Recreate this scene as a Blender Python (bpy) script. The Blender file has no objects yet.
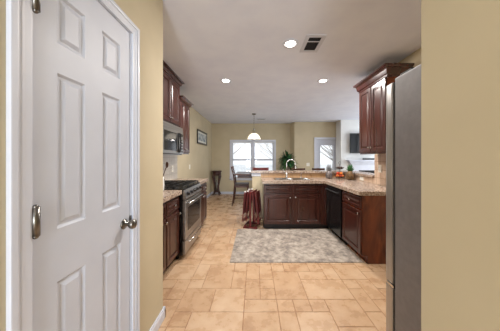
import bpy, bmesh, math, random
from mathutils import Vector, Matrix
R = random.Random(7)
SC = bpy.context.scene
COL = SC.collection

# ------------------------------------------------------------------ camera, world, light, exposure
cam_d = bpy.data.cameras.new('camera'); cam = bpy.data.objects.new('camera', cam_d); COL.objects.link(cam)
cam.location = (0, 0, 1.35); cam.rotation_euler = (math.pi/2, 0, 0)
cam_d.sensor_width = 36; cam_d.lens = 36*194/500
cam_d.shift_x = -4/500; cam_d.shift_y = -7/500
cam_d.clip_start = .02; cam_d.clip_end = 200
SC.camera = cam

w = bpy.data.worlds.new('world'); SC.world = w; w.use_nodes = True
bg = w.node_tree.nodes['Background']
bg.inputs[0].default_value = (.90, .95, 1.0, 1); bg.inputs[1].default_value = .88

def area(name, loc, rot, sx, sy, power, color=(1, 1, 1), shape='RECTANGLE'):
    d = bpy.data.lights.new(name, 'AREA'); d.shape = shape; d.size = sx
    if shape in ('RECTANGLE', 'ELLIPSE'): d.size_y = sy
    d.energy = power; d.color = color
    o = bpy.data.objects.new(name, d); COL.objects.link(o); o.location = loc; o.rotation_euler = rot
    return o
P2 = math.pi/2
for nm, loc, a_, b_ in (('dining_window_portal', (-.045, 7.55, 1.29), 1.6, 1.4), ('patio_door_portal', (2.66, 7.25, 1.06), .6, 1.6)):
    area(nm, loc, (-P2, 0, 0), a_, b_, 1).data.cycles.is_portal = True
area('added_living_fill', (5.32, 5.0, 1.45), (0, P2, 0), 1.8, 3.2, 52, (.86, .93, 1.0))  # added fill lamp outside an unseen opening in the living-room wall
area('added_hall_fill', (-.2, -2.6, 1.3), (P2, 0, 0), .95, 2.2, 66, (.86, .93, 1.0))  # added fill lamp behind the camera, brightens the hallway and near ceiling
WARM = (1.0, .94, .88)
CANS = [(.422, 2.244), (-.478, 3.31), (1.177, 3.31)]
for i, (x, y) in enumerate(CANS):
    area('can_light', (x, y, 2.655), (0, 0, 0), .13, .13, 24, WARM, 'DISK')
SC.view_settings.view_transform = 'Standard'; SC.view_settings.look = 'None'
SC.view_settings.exposure = 0.64; SC.view_settings.gamma = 1; SC.view_settings.use_curve_mapping = False

# ------------------------------------------------------------------ materials
def S(r, g, b):
    f = lambda c: (c/255/12.92) if c/255 <= .04045 else ((c/255+.055)/1.055)**2.4
    return (f(r), f(g), f(b), 1)
def mat(name, col, rough=.5, metal=0, **k):
    m = bpy.data.materials.new(name); m.use_nodes = True
    b = m.node_tree.nodes['Principled BSDF']
    b.inputs['Base Color'].default_value = col; b.inputs['Roughness'].default_value = rough
    b.inputs['Metallic'].default_value = metal
    for kk, v in k.items(): b.inputs[kk.replace('_', ' ')].default_value = v
    return m
def noisy(m, c1, c2, scale=(5, 5, 5), detail=4, lo=.35, hi=.65, bump=0, rmin=None, rmax=None, dist=0, c3=None):
    nt = m.node_tree; N = nt.nodes; L = nt.links; b = N['Principled BSDF']
    tc = N.new('ShaderNodeTexCoord'); mp = N.new('ShaderNodeMapping'); mp.inputs['Scale'].default_value = scale
    nz = N.new('ShaderNodeTexNoise'); nz.inputs['Scale'].default_value = 1; nz.inputs['Detail'].default_value = detail
    nz.inputs['Distortion'].default_value = dist
    cr = N.new('ShaderNodeValToRGB'); cr.color_ramp.elements[0].position = lo; cr.color_ramp.elements[0].color = c1
    cr.color_ramp.elements[1].position = hi; cr.color_ramp.elements[1].color = c2
    if c3: e = cr.color_ramp.elements.new((lo+hi)/2); e.color = c3
    L.new(tc.outputs['Object'], mp.inputs[0]); L.new(mp.outputs[0], nz.inputs['Vector'])
    L.new(nz.outputs['Fac'], cr.inputs[0]); L.new(cr.outputs[0], b.inputs['Base Color'])
    if bump:
        bp = N.new('ShaderNodeBump'); bp.inputs['Strength'].default_value = bump; bp.inputs['Distance'].default_value = .01
        L.new(nz.outputs['Fac'], bp.inputs['Height']); L.new(bp.outputs[0], b.inputs['Normal'])
    if rmin is not None:
        mr = N.new('ShaderNodeMapRange'); mr.inputs[3].default_value = rmin; mr.inputs[4].default_value = rmax
        L.new(nz.outputs['Fac'], mr.inputs[0]); L.new(mr.outputs[0], b.inputs['Roughness'])
    return m
M = {}
M['wall'] = noisy(mat('tan_wall_paint', S(196, 183, 154), .85), S(193, 180, 151), S(199, 186, 157), (3, 3, 3))
M['wallw'] = noisy(mat('pale_wall_paint', S(225, 226, 224), .8), S(222, 223, 221), S(228, 229, 227), (3, 3, 3))
M['ceil'] = noisy(mat('ceiling_paint', S(226, 230, 242), .9), S(223, 227, 240), S(229, 233, 244), (4, 4, 4), bump=.05)
M['trim'] = noisy(mat('white_trim_paint', S(214, 218, 228), .35), S(202, 206, 217), S(206, 210, 221), (6, 6, 6))
M['door'] = noisy(mat('white_door_paint', S(210, 214, 226), .5), S(194, 199, 211), S(198, 203, 215), (6, 6, 6))
M['wood'] = noisy(mat('dark_cherry_wood', S(90, 35, 25), .28), S(45, 17, 12), S(70, 29, 19), (26, 26, 1.6), 5, .3, .7, dist=.6, rmin=.24, rmax=.34)
M['veneer'] = noisy(mat('figured_cherry_veneer', S(110, 55, 35), .25), S(70, 26, 15), S(136, 66, 34), (5, 5, 1.6), 4, .3, .75, dist=2.2)
M['woodhi'] = noisy(mat('cherry_trim_wood', S(90, 48, 42), .22), S(52, 24, 21), S(76, 38, 34), (10, 10, 3), 4, rmin=.12, rmax=.2)
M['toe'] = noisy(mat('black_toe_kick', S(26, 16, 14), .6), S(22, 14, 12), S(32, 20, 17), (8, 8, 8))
M['steel'] = noisy(mat('brushed_stainless', S(140, 138, 137), .3, .9), S(158, 156, 155), S(176, 174, 173), (2, 2, 90), 2)
M['fridge'] = noisy(mat('grey_fridge_side', S(128, 127, 132), .5, 0.0), S(112, 109, 111), S(118, 115, 117), (30, 30, 30), 2, bump=.03)
M['fdoor'] = noisy(mat('satin_fridge_door', S(170, 168, 166), .3, .7), S(162, 160, 158), S(178, 176, 174), (60, 60, 2), 2)
M['chrome'] = noisy(mat('polished_nickel', S(200, 198, 194), .18, 1), S(195, 193, 190), S(205, 203, 200), (9, 9, 9))
M['nickel'] = noisy(mat('satin_nickel', S(150, 143, 132), .28, 1), S(112, 109, 105), S(130, 127, 122), (9, 9, 9))
M['black'] = noisy(mat('black_enamel', S(20, 20, 22), .22), S(16, 16, 18), S(24, 24, 26), (9, 9, 9))
M['iron'] = noisy(mat('cast_iron', S(24, 24, 25), .55), S(18, 18, 19), S(34, 34, 35), (30, 30, 30))
M['glassblk'] = noisy(mat('dark_glass', S(22, 24, 28), .08), S(20, 22, 26), S(26, 28, 32), (4, 4, 4))
M['gran'] = noisy(mat('beige_granite', S(186, 160, 140), .2), S(112, 92, 80), S(188, 172, 158), (42, 42, 42), 9, .36, .62, rmin=.14, rmax=.3, c3=S(160, 140, 124))
for k_ in ('wood', 'woodhi', 'veneer'):
    M[k_].node_tree.nodes['Principled BSDF'].inputs['Coat Weight'].default_value = .35; M[k_].node_tree.nodes['Principled BSDF'].inputs['Coat IOR'].default_value = 2.1 if k_ == 'woodhi' else 1.5; M[k_].node_tree.nodes['Principled BSDF'].inputs['Coat Roughness'].default_value = .15
M['porc'] = noisy(mat('white_porcelain', S(232, 232, 230), .15), S(230, 230, 228), S(235, 235, 233), (4, 4, 4))
M['plastic'] = noisy(mat('white_plate_plastic', S(236, 232, 220), .4), S(234, 230, 218), S(238, 234, 222), (4, 4, 4))
M['leaf'] = noisy(mat('green_leaf', S(38, 84, 48), .45), S(22, 60, 34), S(66, 118, 66), (9, 9, 9))
M['leafgrey'] = noisy(mat('silver_grey_leaf', S(140, 144, 148), .4, .5), S(122, 126, 130), S(165, 168, 172), (20, 20, 20))
M['pgrey'] = noisy(mat('pewter_pineapple', S(120, 112, 112), .4, .5), S(96, 88, 88), S(150, 142, 140), (40, 40, 40))
M['pgold'] = noisy(mat('golden_pineapple', S(128, 92, 54), .5), S(80, 58, 38), S(128, 98, 60), (40, 40, 40))
M['red'] = noisy(mat('red_fruit', S(178, 44, 26), .35), S(150, 28, 20), S(206, 70, 34), (12, 12, 12))
M['orange'] = noisy(mat('orange_fruit', S(226, 118, 44), .4), S(214, 96, 34), S(236, 140, 60), (12, 12, 12))
M['pot'] = noisy(mat('brown_pot', S(70, 44, 34), .5), S(60, 36, 28), S(84, 54, 40), (9, 9, 9))
M['soil'] = noisy(mat('soil', S(50, 36, 28), .95), S(40, 28, 22), S(62, 46, 36), (50, 50, 50), bump=.5)
M['redwood'] = noisy(mat('mahogany_wood', S(96, 30, 32), .35), S(74, 22, 24), S(112, 40, 40), (12, 12, 2), 4)
M['brownwood'] = noisy(mat('dining_wood', S(92, 50, 34), .35), S(54, 28, 20), S(84, 46, 32), (12, 12, 2), 4)
M['seatfab'] = noisy(mat('dark_seat_leather', S(60, 40, 34), .5), S(52, 34, 28), S(70, 48, 40), (20, 20, 20))
M['darkbronze'] = noisy(mat('dark_carved_wood', S(58, 32, 28), .35), S(40, 22, 20), S(78, 44, 38), (14, 14, 14))
M['blind'] = noisy(mat('white_blind', S(238, 240, 242), .6), S(236, 238, 240), S(240, 242, 244), (4, 4, 4))
M['bark'] = noisy(mat('bark', S(150, 142, 136), .9), S(130, 122, 116), S(170, 162, 156), (9, 9, 2))
M['ground'] = noisy(mat('pale_ground', S(225, 228, 230), .9), S(210, 214, 214), S(236, 238, 240), (.6, .6, .6))
M['frameblk'] = noisy(mat('dark_picture_frame', S(48, 46, 42), .4), S(40, 38, 34), S(58, 56, 50), (9, 9, 9))
M['matbrd'] = noisy(mat('pale_mat_board', S(214, 214, 206), .8), S(210, 210, 202), S(218, 218, 210), (9, 9, 9))
M['print'] = noisy(mat('blue_grey_print', S(150, 160, 166), .5), S(112, 126, 136), S(196, 202, 200), (5, 5, 9), 5)
M['firebox'] = noisy(mat('firebox_black', S(30, 29, 30), .7), S(24, 23, 24), S(38, 37, 38), (9, 9, 9))
M['gasket'] = noisy(mat('rubber_gasket', S(24, 23, 23), .7), S(20, 19, 19), S(28, 27, 27), (9, 9, 9))
M['duct'] = noisy(mat('duct_dark', S(70, 66, 68), .9), S(104, 100, 102), S(116, 112, 114), (9, 9, 9))

def emis(name, col, st):
    m = mat(name, col, .5); b = m.node_tree.nodes['Principled BSDF']
    b.inputs['Emission Color'].default_value = col; b.inputs['Emission Strength'].default_value = st
    return m
M['bulb'] = emis('lamp_lens', (1, .93, .82, 1), 9)
M['shade'] = emis('lit_glass_shade', (1, .90, .74, 1), .75)

def glass_mat():
    m = mat('window_glass', (1, 1, 1, 1), .02)
    nt = m.node_tree; N = nt.nodes; L = nt.links
    t = N.new('ShaderNodeBsdfTransparent'); g = N.new('ShaderNodeBsdfGlossy'); g.inputs['Roughness'].default_value = .03
    mx = N.new('ShaderNodeMixShader'); mx.inputs[0].default_value = .06
    L.new(t.outputs[0], mx.inputs[1]); L.new(g.outputs[0], mx.inputs[2]); L.new(mx.outputs[0], N['Material Output'].inputs[0])
    return m
M['glass'] = glass_mat()

def tile_mat(name, cols, roughs, grout=None, bscale=(1, 1, 1), attr=False, brick=None, axes='xz'):
    m = mat(name, cols[0], .4); nt = m.node_tree; N = nt.nodes; L = nt.links; b = N['Principled BSDF']
    tc = N.new('ShaderNodeTexCoord')
    n1 = N.new('ShaderNodeTexNoise'); n1.inputs['Scale'].default_value = 5.5; n1.inputs['Detail'].default_value = 8; n1.inputs['Roughness'].default_value = .62
    n1.inputs['Distortion'].default_value = 0
    L.new(tc.outputs['Object'], n1.inputs['Vector'])
    cr = N.new('ShaderNodeValToRGB')
    for i, (p, c) in enumerate(zip((.2, .5, .8), cols)):
        e = cr.color_ramp.elements[0] if i == 0 else (cr.color_ramp.elements[1] if i == 1 else cr.color_ramp.elements.new(.9))
        e.position = p; e.color = c
    if attr:
        at = N.new('ShaderNodeAttribute'); at.attribute_name = 'tint'
        ad = N.new('ShaderNodeMath'); ad.operation = 'ADD'
        ml = N.new('ShaderNodeMath'); ml.operation = 'MULTIPLY_ADD'; ml.inputs[1].default_value = .16; ml.inputs[2].default_value = -.08
        L.new(at.outputs['Fac'], ml.inputs[0]); L.new(n1.outputs['Fac'], ad.inputs[0]); L.new(ml.outputs[0], ad.inputs[1])
        L.new(ad.outputs[0], cr.inputs[0]); L.new(cr.outputs[0], b.inputs['Base Color'])
    else:
        L.new(n1.outputs['Fac'], cr.inputs[0])
        sp = N.new('ShaderNodeSeparateXYZ'); cb = N.new('ShaderNodeCombineXYZ'); L.new(tc.outputs['Object'], sp.inputs[0])
        L.new(sp.outputs[0 if axes[0] == 'x' else 1], cb.inputs[0]); L.new(sp.outputs[2], cb.inputs[1])
        bk = N.new('ShaderNodeTexBrick'); bk.inputs['Scale'].default_value = 1
        bk.inputs['Brick Width'].default_value = brick[0]; bk.inputs['Row Height'].default_value = brick[1]
        bk.inputs['Mortar Size'].default_value = .003; bk.offset = 0
        bk.inputs['Mortar'].default_value = grout
        L.new(cb.outputs[0], bk.inputs['Vector']); L.new(cr.outputs[0], bk.inputs['Color1']); L.new(cr.outputs[0], bk.inputs['Color2'])
        L.new(bk.outputs['Color'], b.inputs['Base Color'])
        bp = N.new('ShaderNodeBump'); bp.inputs['Strength'].default_value = .4; bp.inputs['Distance'].default_value = .003; bp.invert = True
        L.new(bk.outputs['Fac'], bp.inputs['Height']); L.new(bp.outputs[0], b.inputs['Normal'])
    mr = N.new('ShaderNodeMapRange'); mr.inputs[3].default_value = roughs[0]; mr.inputs[4].default_value = roughs[1]
    L.new(n1.outputs['Fac'], mr.inputs[0]); L.new(mr.outputs[0], b.inputs['Roughness'])
    return m
M['floor'] = tile_mat('tan_stone_tile', (S(160, 124, 94), S(188, 156, 124), S(206, 180, 151)), (.2, .36), attr=True)
M['grout'] = noisy(mat('grout', S(150, 112, 84), .8), S(138, 102, 76), S(162, 124, 94), (20, 20, 20))
M['splash_l'] = tile_mat('pale_glazed_wall_tile', (S(186, 178, 166), S(204, 197, 186), S(216, 210, 200)), (.12, .3), S(178, 170, 158), brick=(.105, .105), axes='yz')
M['splash_r'] = tile_mat('tan_stone_splash_side', (S(164, 134, 112), S(194, 168, 146), S(210, 190, 170)), (.2, .4), S(140, 110, 84), brick=(.105, .13), axes='yz')
M['splash_b'] = tile_mat('tan_stone_splash', (S(140, 106, 74), S(172, 138, 100), S(192, 162, 126)), (.2, .4), S(140, 110, 84), brick=(.105, .13), axes='xz')

def rug_mat():
    m = mat('distressed_grey_rug', S(150, 140, 130), .95); nt = m.node_tree; N = nt.nodes; L = nt.links; b = N['Principled BSDF']
    tc = N.new('ShaderNodeTexCoord')
    a = N.new('ShaderNodeTexNoise'); a.inputs['Scale'].default_value = 13; a.inputs['Detail'].default_value = 10; a.inputs['Roughness'].default_value = .75
    v = N.new('ShaderNodeTexVoronoi'); v.inputs['Scale'].default_value = 3.4; v.feature = 'SMOOTH_F1'
    wv = N.new('ShaderNodeTexWave'); wv.wave_type = 'RINGS'; wv.rings_direction = 'SPHERICAL'; wv.inputs['Scale'].default_value = .9
    wv.inputs['Distortion'].default_value = 14; wv.inputs['Detail'].default_value = 4; wv.inputs['Detail Scale'].default_value = 2
    for n in (a, v, wv): L.new(tc.outputs['Object'], n.inputs['Vector'])
    m1 = N.new('ShaderNodeMath'); m1.operation = 'MULTIPLY_ADD'; m1.inputs[1].default_value = .09; L.new(wv.outputs['Fac'], m1.inputs[0]); L.new(a.outputs['Fac'], m1.inputs[2])
    m2 = N.new('ShaderNodeMath'); m2.operation = 'MULTIPLY_ADD'; m2.inputs[1].default_value = -.10; L.new(v.outputs['Distance'], m2.inputs[0]); L.new(m1.outputs[0], m2.inputs[2])
    cr = N.new('ShaderNodeValToRGB'); E = cr.color_ramp.elements
    E[0].position = .34; E[0].color = S(112, 104, 98); E[1].position = .64; E[1].color = S(180, 170, 158)
    e = E.new(.46); e.color = S(142, 132, 123); e = E.new(.55); e.color = S(163, 153, 142)
    L.new(m2.outputs[0], cr.inputs[0]); L.new(cr.outputs[0], b.inputs['Base Color'])
    bp = N.new('ShaderNodeBump'); bp.inputs['Strength'].default_value = .3; bp.inputs['Distance'].default_value = .004
    L.new(a.outputs['Fac'], bp.inputs['Height']); L.new(bp.outputs[0], b.inputs['Normal'])
    return m
M['rug'] = rug_mat()

# ------------------------------------------------------------------ mesh helpers (geometry is given in world coordinates; obj() moves it into its parent's space)
def nb(): return bmesh.new()
def box(bm, x0, x1, y0, y1, z0, z1, bev=0, rot=None, piv=None):
    t = bmesh.new()
    r = bmesh.ops.create_cube(t, size=1)
    bmesh.ops.scale(t, vec=(abs(x1-x0), abs(y1-y0), abs(z1-z0)), verts=t.verts)
    bmesh.ops.translate(t, vec=((x0+x1)/2, (y0+y1)/2, (z0+z1)/2), verts=t.verts)
    if bev: bmesh.ops.bevel(t, geom=list(t.edges), offset=bev, segments=2, profile=.7, affect='EDGES')
    if rot is not None:
        p = Vector(piv if piv else ((x0+x1)/2, (y0+y1)/2, (z0+z1)/2))
        bmesh.ops.transform(t, matrix=Matrix.Translation(p) @ rot @ Matrix.Translation(-p), verts=t.verts)
    merge(bm, t); return bm
def merge(bm, t):
    vs = {v: bm.verts.new(v.co) for v in t.verts}
    for f in t.faces:
        try:
            g = bm.faces.new([vs[v] for v in f.verts]); g.smooth = f.smooth
        except ValueError: pass
    t.free()
def lathe(bm, prof, loc=(0, 0, 0), axis='z', n=20, scale=(1, 1)):
    L0 = Vector(loc); rings = []
    for (r, h) in prof:
        ring = []
        for i in range(n):
            a = 2*math.pi*i/n; u, v = r*math.cos(a)*scale[0], r*math.sin(a)*scale[1]
            p = {'z': (u, v, h), 'x': (h, u, v), 'y': (u, h, v)}[axis]
            ring.append(bm.verts.new(L0+Vector(p)))
        rings.append(ring)
    for a, b in zip(rings, rings[1:]):
        for i in range(n):
            f = bm.faces.new((a[i], a[(i+1) % n], b[(i+1) % n], b[i])); f.smooth = True
    bm.faces.new(list(reversed(rings[0]))); bm.faces.new(rings[-1])
    return bm
def tube(bm, pts, rad, n=8):
    pts = [Vector(p) for p in pts]; rads = rad if isinstance(rad, (list, tuple)) else [rad]*len(pts)
    rings = []; prev = None
    for i, p in enumerate(pts):
        d = (pts[min(i+1, len(pts)-1)]-pts[max(i-1, 0)]).normalized()
        if prev is None:
            u = d.orthogonal().normalized()
        else:
            u = (prev-d*prev.dot(d)); u = u.normalized() if u.length > 1e-6 else d.orthogonal().normalized()
        prev = u; v = d.cross(u)
        rings.append([bm.verts.new(p+(u*math.cos(2*math.pi*k/n)+v*math.sin(2*math.pi*k/n))*rads[i]) for k in range(n)])
    for a, b in zip(rings, rings[1:]):
        for k in range(n):
            f = bm.faces.new((a[k], a[(k+1) % n], b[(k+1) % n], b[k])); f.smooth = True
    bm.faces.new(list(reversed(rings[0]))); bm.faces.new(rings[-1])
    return bm
def prism(bm, prof, place, t0, t1):
    """extrude a 2-D outline between t0 and t1; place(a, b, t) gives the point"""
    A = [bm.verts.new(place(a, b, t0)) for a, b in prof]; B = [bm.verts.new(place(a, b, t1)) for a, b in prof]
    n = len(prof)
    for i in range(n): bm.faces.new((A[i], A[(i+1) % n], B[(i+1) % n], B[i]))
    bm.faces.new(list(reversed(A))); bm.faces.new(B); return bm
def ball(bm, c, r, seg=16, sc=(1, 1, 1)):
    t = bmesh.new(); bmesh.ops.create_uvsphere(t, u_segments=seg, v_segments=max(6, seg//2), radius=r)
    bmesh.ops.scale(t, vec=sc, verts=t.verts); bmesh.ops.translate(t, vec=c, verts=t.verts)
    for f in t.faces: f.smooth = True
    merge(bm, t); return bm
def panel(bm, o, u, n, w_, h, th=.02, fr=.055, raised=True):
    """a framed raised-panel front: o = lower corner on the front plane, u = width direction, n = outward normal"""
    o, u, n = Vector(o), Vector(u), Vector(n); v = Vector((0, 0, 1))
    prof = [(0, -th), (0, -.009), (.003, -.003), (.009, 0), (fr, 0), (fr+.008, -.011), (fr+.016, -.011), (fr+.040, -.001)] if raised else [(0, -th), (0, -.004), (.004, 0), (.02, 0), (.026, -.004), (.032, 0)]
    rings = []
    for ins, d in prof:
        rings.append([bm.verts.new(o+u*a+v*b+n*d) for a, b in ((ins, ins), (w_-ins, ins), (w_-ins, h-ins), (ins, h-ins))])
    for a, b in zip(rings, rings[1:]):
        for i in range(4): bm.faces.new((a[i], a[(i+1) % 4], b[(i+1) % 4], b[i]))
    bm.faces.new(rings[-1]); bm.faces.new(list(reversed(rings[0]))); return bm
def wloc(o):
    v = Vector((0, 0, 0))
    while o is not None: v += o.location; o = o.parent
    return v
def obj(name, bm, m, parent=None, loc=None, smooth=False):
    bmesh.ops.recalc_face_normals(bm, faces=bm.faces)
    me = bpy.data.meshes.new(name); o = bpy.data.objects.new(name, me); COL.objects.link(o)
    if parent is not None: o.parent = parent
    off = wloc(parent) if parent is not None else Vector(loc or (0, 0, 0))
    if parent is None: o.location = off
    bmesh.ops.translate(bm, vec=-off, verts=bm.verts)
    bm.to_mesh(me); bm.free()
    for mm in (m if isinstance(m, (list, tuple)) else [m]): me.materials.append(M[mm] if isinstance(mm, str) else mm)
    return o
def tag(o, label, cat, group=None, kind=None):
    o['label'] = label; o['category'] = cat
    if group: o['group'] = group
    if kind: o['kind'] = kind
    return o
def thing(name, label, cat, loc=(0, 0, 0), group=None):
    o = bpy.data.objects.new(name, None); COL.objects.link(o); o.location = loc; o.empty_display_size = .1
    return tag(o, label, cat, group)
def struct(name, bm, m, parent=None, label=None):
    o = obj(name, bm, m, parent)
    if parent is None: o['kind'] = 'structure'
    if label: o['label'] = label
    return o
def sthing(name, loc, label):
    o = bpy.data.objects.new(name, None); COL.objects.link(o); o.location = loc; o['kind'] = 'structure'; o['label'] = label; return o
def dup(root, loc, rotz=0, label=None):
    def rec(o, par):
        c = o.copy(); COL.objects.link(c)
        if par is not None: c.parent = par
        for ch in o.children: rec(ch, c)
        return c
    r = rec(root, None); r.location = loc; r.rotation_euler = (0, 0, rotz)
    if label: r['label'] = label
    return r

# ================================================================== SETTING
H = 2.68; XL = -1.61; XR = 2.0; YB = 7.38; YB2 = 7.07; XE = 5.2; YS = -2.7
# floor: mixed-size stone tiles, one mesh
def build_floor():
    U = .152; x0, y0 = XL, YS; nx, ny = int((XE-x0)/U)+1, int((YB-y0)/U)+1
    used = [[False]*ny for _ in range(nx)]; tiles = []
    for j in range(ny):
        for i in range(nx):
            if used[i][j]: continue
            opts = [(3, 2), (2, 3), (2, 2), (2, 2), (2, 1), (1, 2), (1, 1), (1, 2), (1, 1)]; R.shuffle(opts)
            for (a, b) in opts+[(1, 1)]:
                if i+a <= nx and j+b <= ny and all(not used[i+p][j+q] for p in range(a) for q in range(b)):
                    for p in range(a):
                        for q in range(b): used[i+p][j+q] = True
                    tiles.append((x0+i*U, y0+j*U, x0+(i+a)*U, y0+(j+b)*U)); break
    verts = []; faces = []; mi = []; tint = []
    g = .0022
    for (a, b, c, d) in tiles:
        a, b, c, d = a+g, b+g, min(c, XE)-g, min(d, YB)-g
        if c <= a or d <= b: continue
        e = .003; k = len(verts)
        verts += [(a, b, -.004), (c, b, -.004), (c, d, -.004), (a, d, -.004), (a+e, b+e, 0), (c-e, b+e, 0), (c-e, d-e, 0), (a+e, d-e, 0)]
        faces += [(k+4, k+5, k+6, k+7), (k, k+1, k+5, k+4), (k+1, k+2, k+6, k+5), (k+2, k+3, k+7, k+6), (k+3, k, k+4, k+7)]
        t = R.random(); mi += [0]*5; tint += [t]*5
    k = len(verts)
    X1, Y1 = XE, YB
    verts += [(x0, y0, -.003), (X1, y0, -.003), (X1, Y1, -.003), (x0, Y1, -.003), (x0, y0, -.1), (X1, y0, -.1), (X1, Y1, -.1), (x0, Y1, -.1)]
    faces += [(k, k+1, k+2, k+3), (k+7, k+6, k+5, k+4), (k, k+4, k+5, k+1), (k+1, k+5, k+6, k+2), (k+2, k+6, k+7, k+3), (k+3, k+7, k+4, k)]
    mi += [1]*6; tint += [0]*6
    me = bpy.data.meshes.new('floor'); me.from_pydata(verts, [], faces)
    at = me.attributes.new('tint', 'FLOAT', 'FACE'); at.data.foreach_set('value', tint)
    me.materials.append(M['floor']); me.materials.append(M['grout']); me.polygons.foreach_set('material_index', mi)
    o = bpy.data.objects.new('floor', me); COL.objects.link(o); o['kind'] = 'structure'; o['label'] = 'tan stone tile floor in mixed rectangles'
build_floor()
struct('ceiling', box(nb(), XL-.12, XE+.12, YS, YB+.14, H, H+.1), 'ceil', label='pale smooth ceiling')
struct('wall_left', box(nb(), XL-.12, XL, 1.52, YB+.12, 0, H), 'wall')
# hallway left wall with closet door opening y .667..1.214
HX = -.77; DY0, DY1, DZ = .664, 1.217, 2.135
b = nb(); box(b, HX-.12, HX, YS, DY0, 0, H); box(b, HX-.12, HX, DY1, 1.64, 0, H); box(b, HX-.12, HX, DY0, DY1, DZ, H)
box(b, XL, HX-.12, 1.52, 1.64, 0, H)
struct('wall_hall_left', b, 'wall')
b = nb(); box(b, .388, .508, YS, .45, 0, H); box(b, .508, XR+.12, .33, .45, 0, H); struct('wall_hall_right', b, 'wall')
b = nb(); box(b, XR, XR+.12, .45, 3.2, 0, H); struct('wall_right', b, 'wall')
# back wall with dining window
WX0, WX1, WZ0, WZ1 = -.845, .755, .60, 1.985
b = nb(); box(b, XL, WX0, YB, YB+.14, 0, H); box(b, WX1, 1.37, YB, YB+.14, 0, H); box(b, WX0, WX1, YB, YB+.14, 0, WZ0); box(b, WX0, WX1, YB, YB+.14, WZ1, H)
prism(b, [(1.37, YB), (1.476, YB2), (1.476, YB2+.14), (1.51, YB+.14), (1.37, YB+.14)], lambda a, c, t: (a, c, t), 0, H)
struct('wall_back', b, 'wall')
EX0, EX1, EZ = 2.27, 3.05, 2.04
b = nb(); box(b, 1.476, EX0, YB2, YB2+.14, 0, H); box(b, EX1, 3.2, YB2, YB2+.14, 0, H); box(b, EX0, EX1, YB2, YB2+.14, EZ, H)
struct('wall_patio', b, 'wall')
b = nb(); box(b, 2.98, XE+.12, 6.65, 7.07, .95, H); box(b, 2.98, 3.55, 6.65, 7.07, 0, .95); box(b, 4.35, XE+.12, 6.65, 7.07, 0, .95); box(b, 3.55, 4.35, 6.95, 7.07, 0, .95)
struct('wall_fireplace', b, 'wallw')
b = nb(); box(b, XE, XE+.12, 3.08, 3.4, 0, H); box(b, XE, XE+.12, 6.6, 7.07, 0, H); box(b, XE, XE+.12, 3.4, 6.6, 0, .55); box(b, XE, XE+.12, 3.4, 6.6, 2.35, H)
box(b, XR+.12, XE, 3.08, 3.2, 0, H)
struct('wall_living', b, 'wallw')
# bar half walls (their own structure)
KZ = 1.03
b = nb(); box(b, -.04, XR+.12, 4.27, 4.41, 0, KZ); box(b, XR, XR+.12, 3.2, 4.27, 0, KZ); struct('wall_bar', b, 'wall')
b = nb(); box(b, -.055, -.04, 4.262, 4.418, .96, KZ, .004); box(b, -.055, .15, 4.258, 4.27, .96, KZ, .004); struct('trim_1', b, 'trim')

def baseboard(name, pieces):
    b = nb()
    for p in pieces: box(b, *p, 0, .075, .003)
    for (x0, x1, y0, y1) in pieces:
        dx = .004 if (x1-x0) < .1 else 0; dy = .004 if (y1-y0) < .1 else 0
        box(b, x0+dx/2, x1-dx, y0+dy/2, y1-dy, .07, .092, .003)
    struct(name, b, 'trim')
baseboard('baseboard_hall', [(HX, HX+.016, 1.279, 1.656), (-.9, HX+.016, 1.64, 1.656)])
baseboard('baseboard_hall_near', [(HX, HX+.016, YS, .602)])
baseboard('baseboard_hall_right', [(.372, .388, YS, .466), (.372, .6, .45, .466)])
baseboard('baseboard_left', [(XL, XL+.016, 4.07, YB)])
baseboard('baseboard_back', [(XL, 1.37, YB-.016, YB)])
baseboard('baseboard_patio', [(1.48, 2.19, YB2-.016, YB2)])

# casing profile helper for openings on X=const (hall) planes
def casing_x(b, x, y0, y1, z1, wd=.062, th=.018):
    for (a, c) in ((y0-wd, y0), (y1, y1+wd)):
        box(b, x, x+th*.7, a, c, 0, z1+wd, .003)
    box(b, x, x+th*.7, y0-.001, y1+.001, z1, z1+wd, .001)
    # raised outer bands
    box(b, x, x+th, y0-wd-.001, y0-wd+.02, 0, z1+wd, .004); box(b, x, x+th, y1+wd-.02, y1+wd+.001, 0, z1+wd, .004)
    box(b, x, x+th+.0005, y0-wd-.0015, y1+wd+.0015, z1+wd-.02, z1+wd+.001, .004)
    box(b, x, x+th*.76, y0-.034, y0-.024, 0, z1+.03, .003); box(b, x, x+th*.9, y1+.024, y1+.034, 0, z1+.03, .003)
    box(b, x, x+th*.79, y0-.035, y1+.035, z1+.024, z1+.034, .003)
d1 = sthing('door_1', (HX, (DY0+DY1)/2, 0), 'white six-panel closet door in the hallway')
b = nb(); casing_x(b, HX, DY0, DY1, DZ); obj('casing', b, 'trim', d1)
b = nb(); box(b, HX-.12, HX, DY0, DY0+.004, 0, DZ); box(b, HX-.12, HX, DY1-.004, DY1, 0, DZ); box(b, HX-.12, HX, DY0, DY1, DZ-.004, DZ); obj('jamb', b, 'trim', d1)
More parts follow.
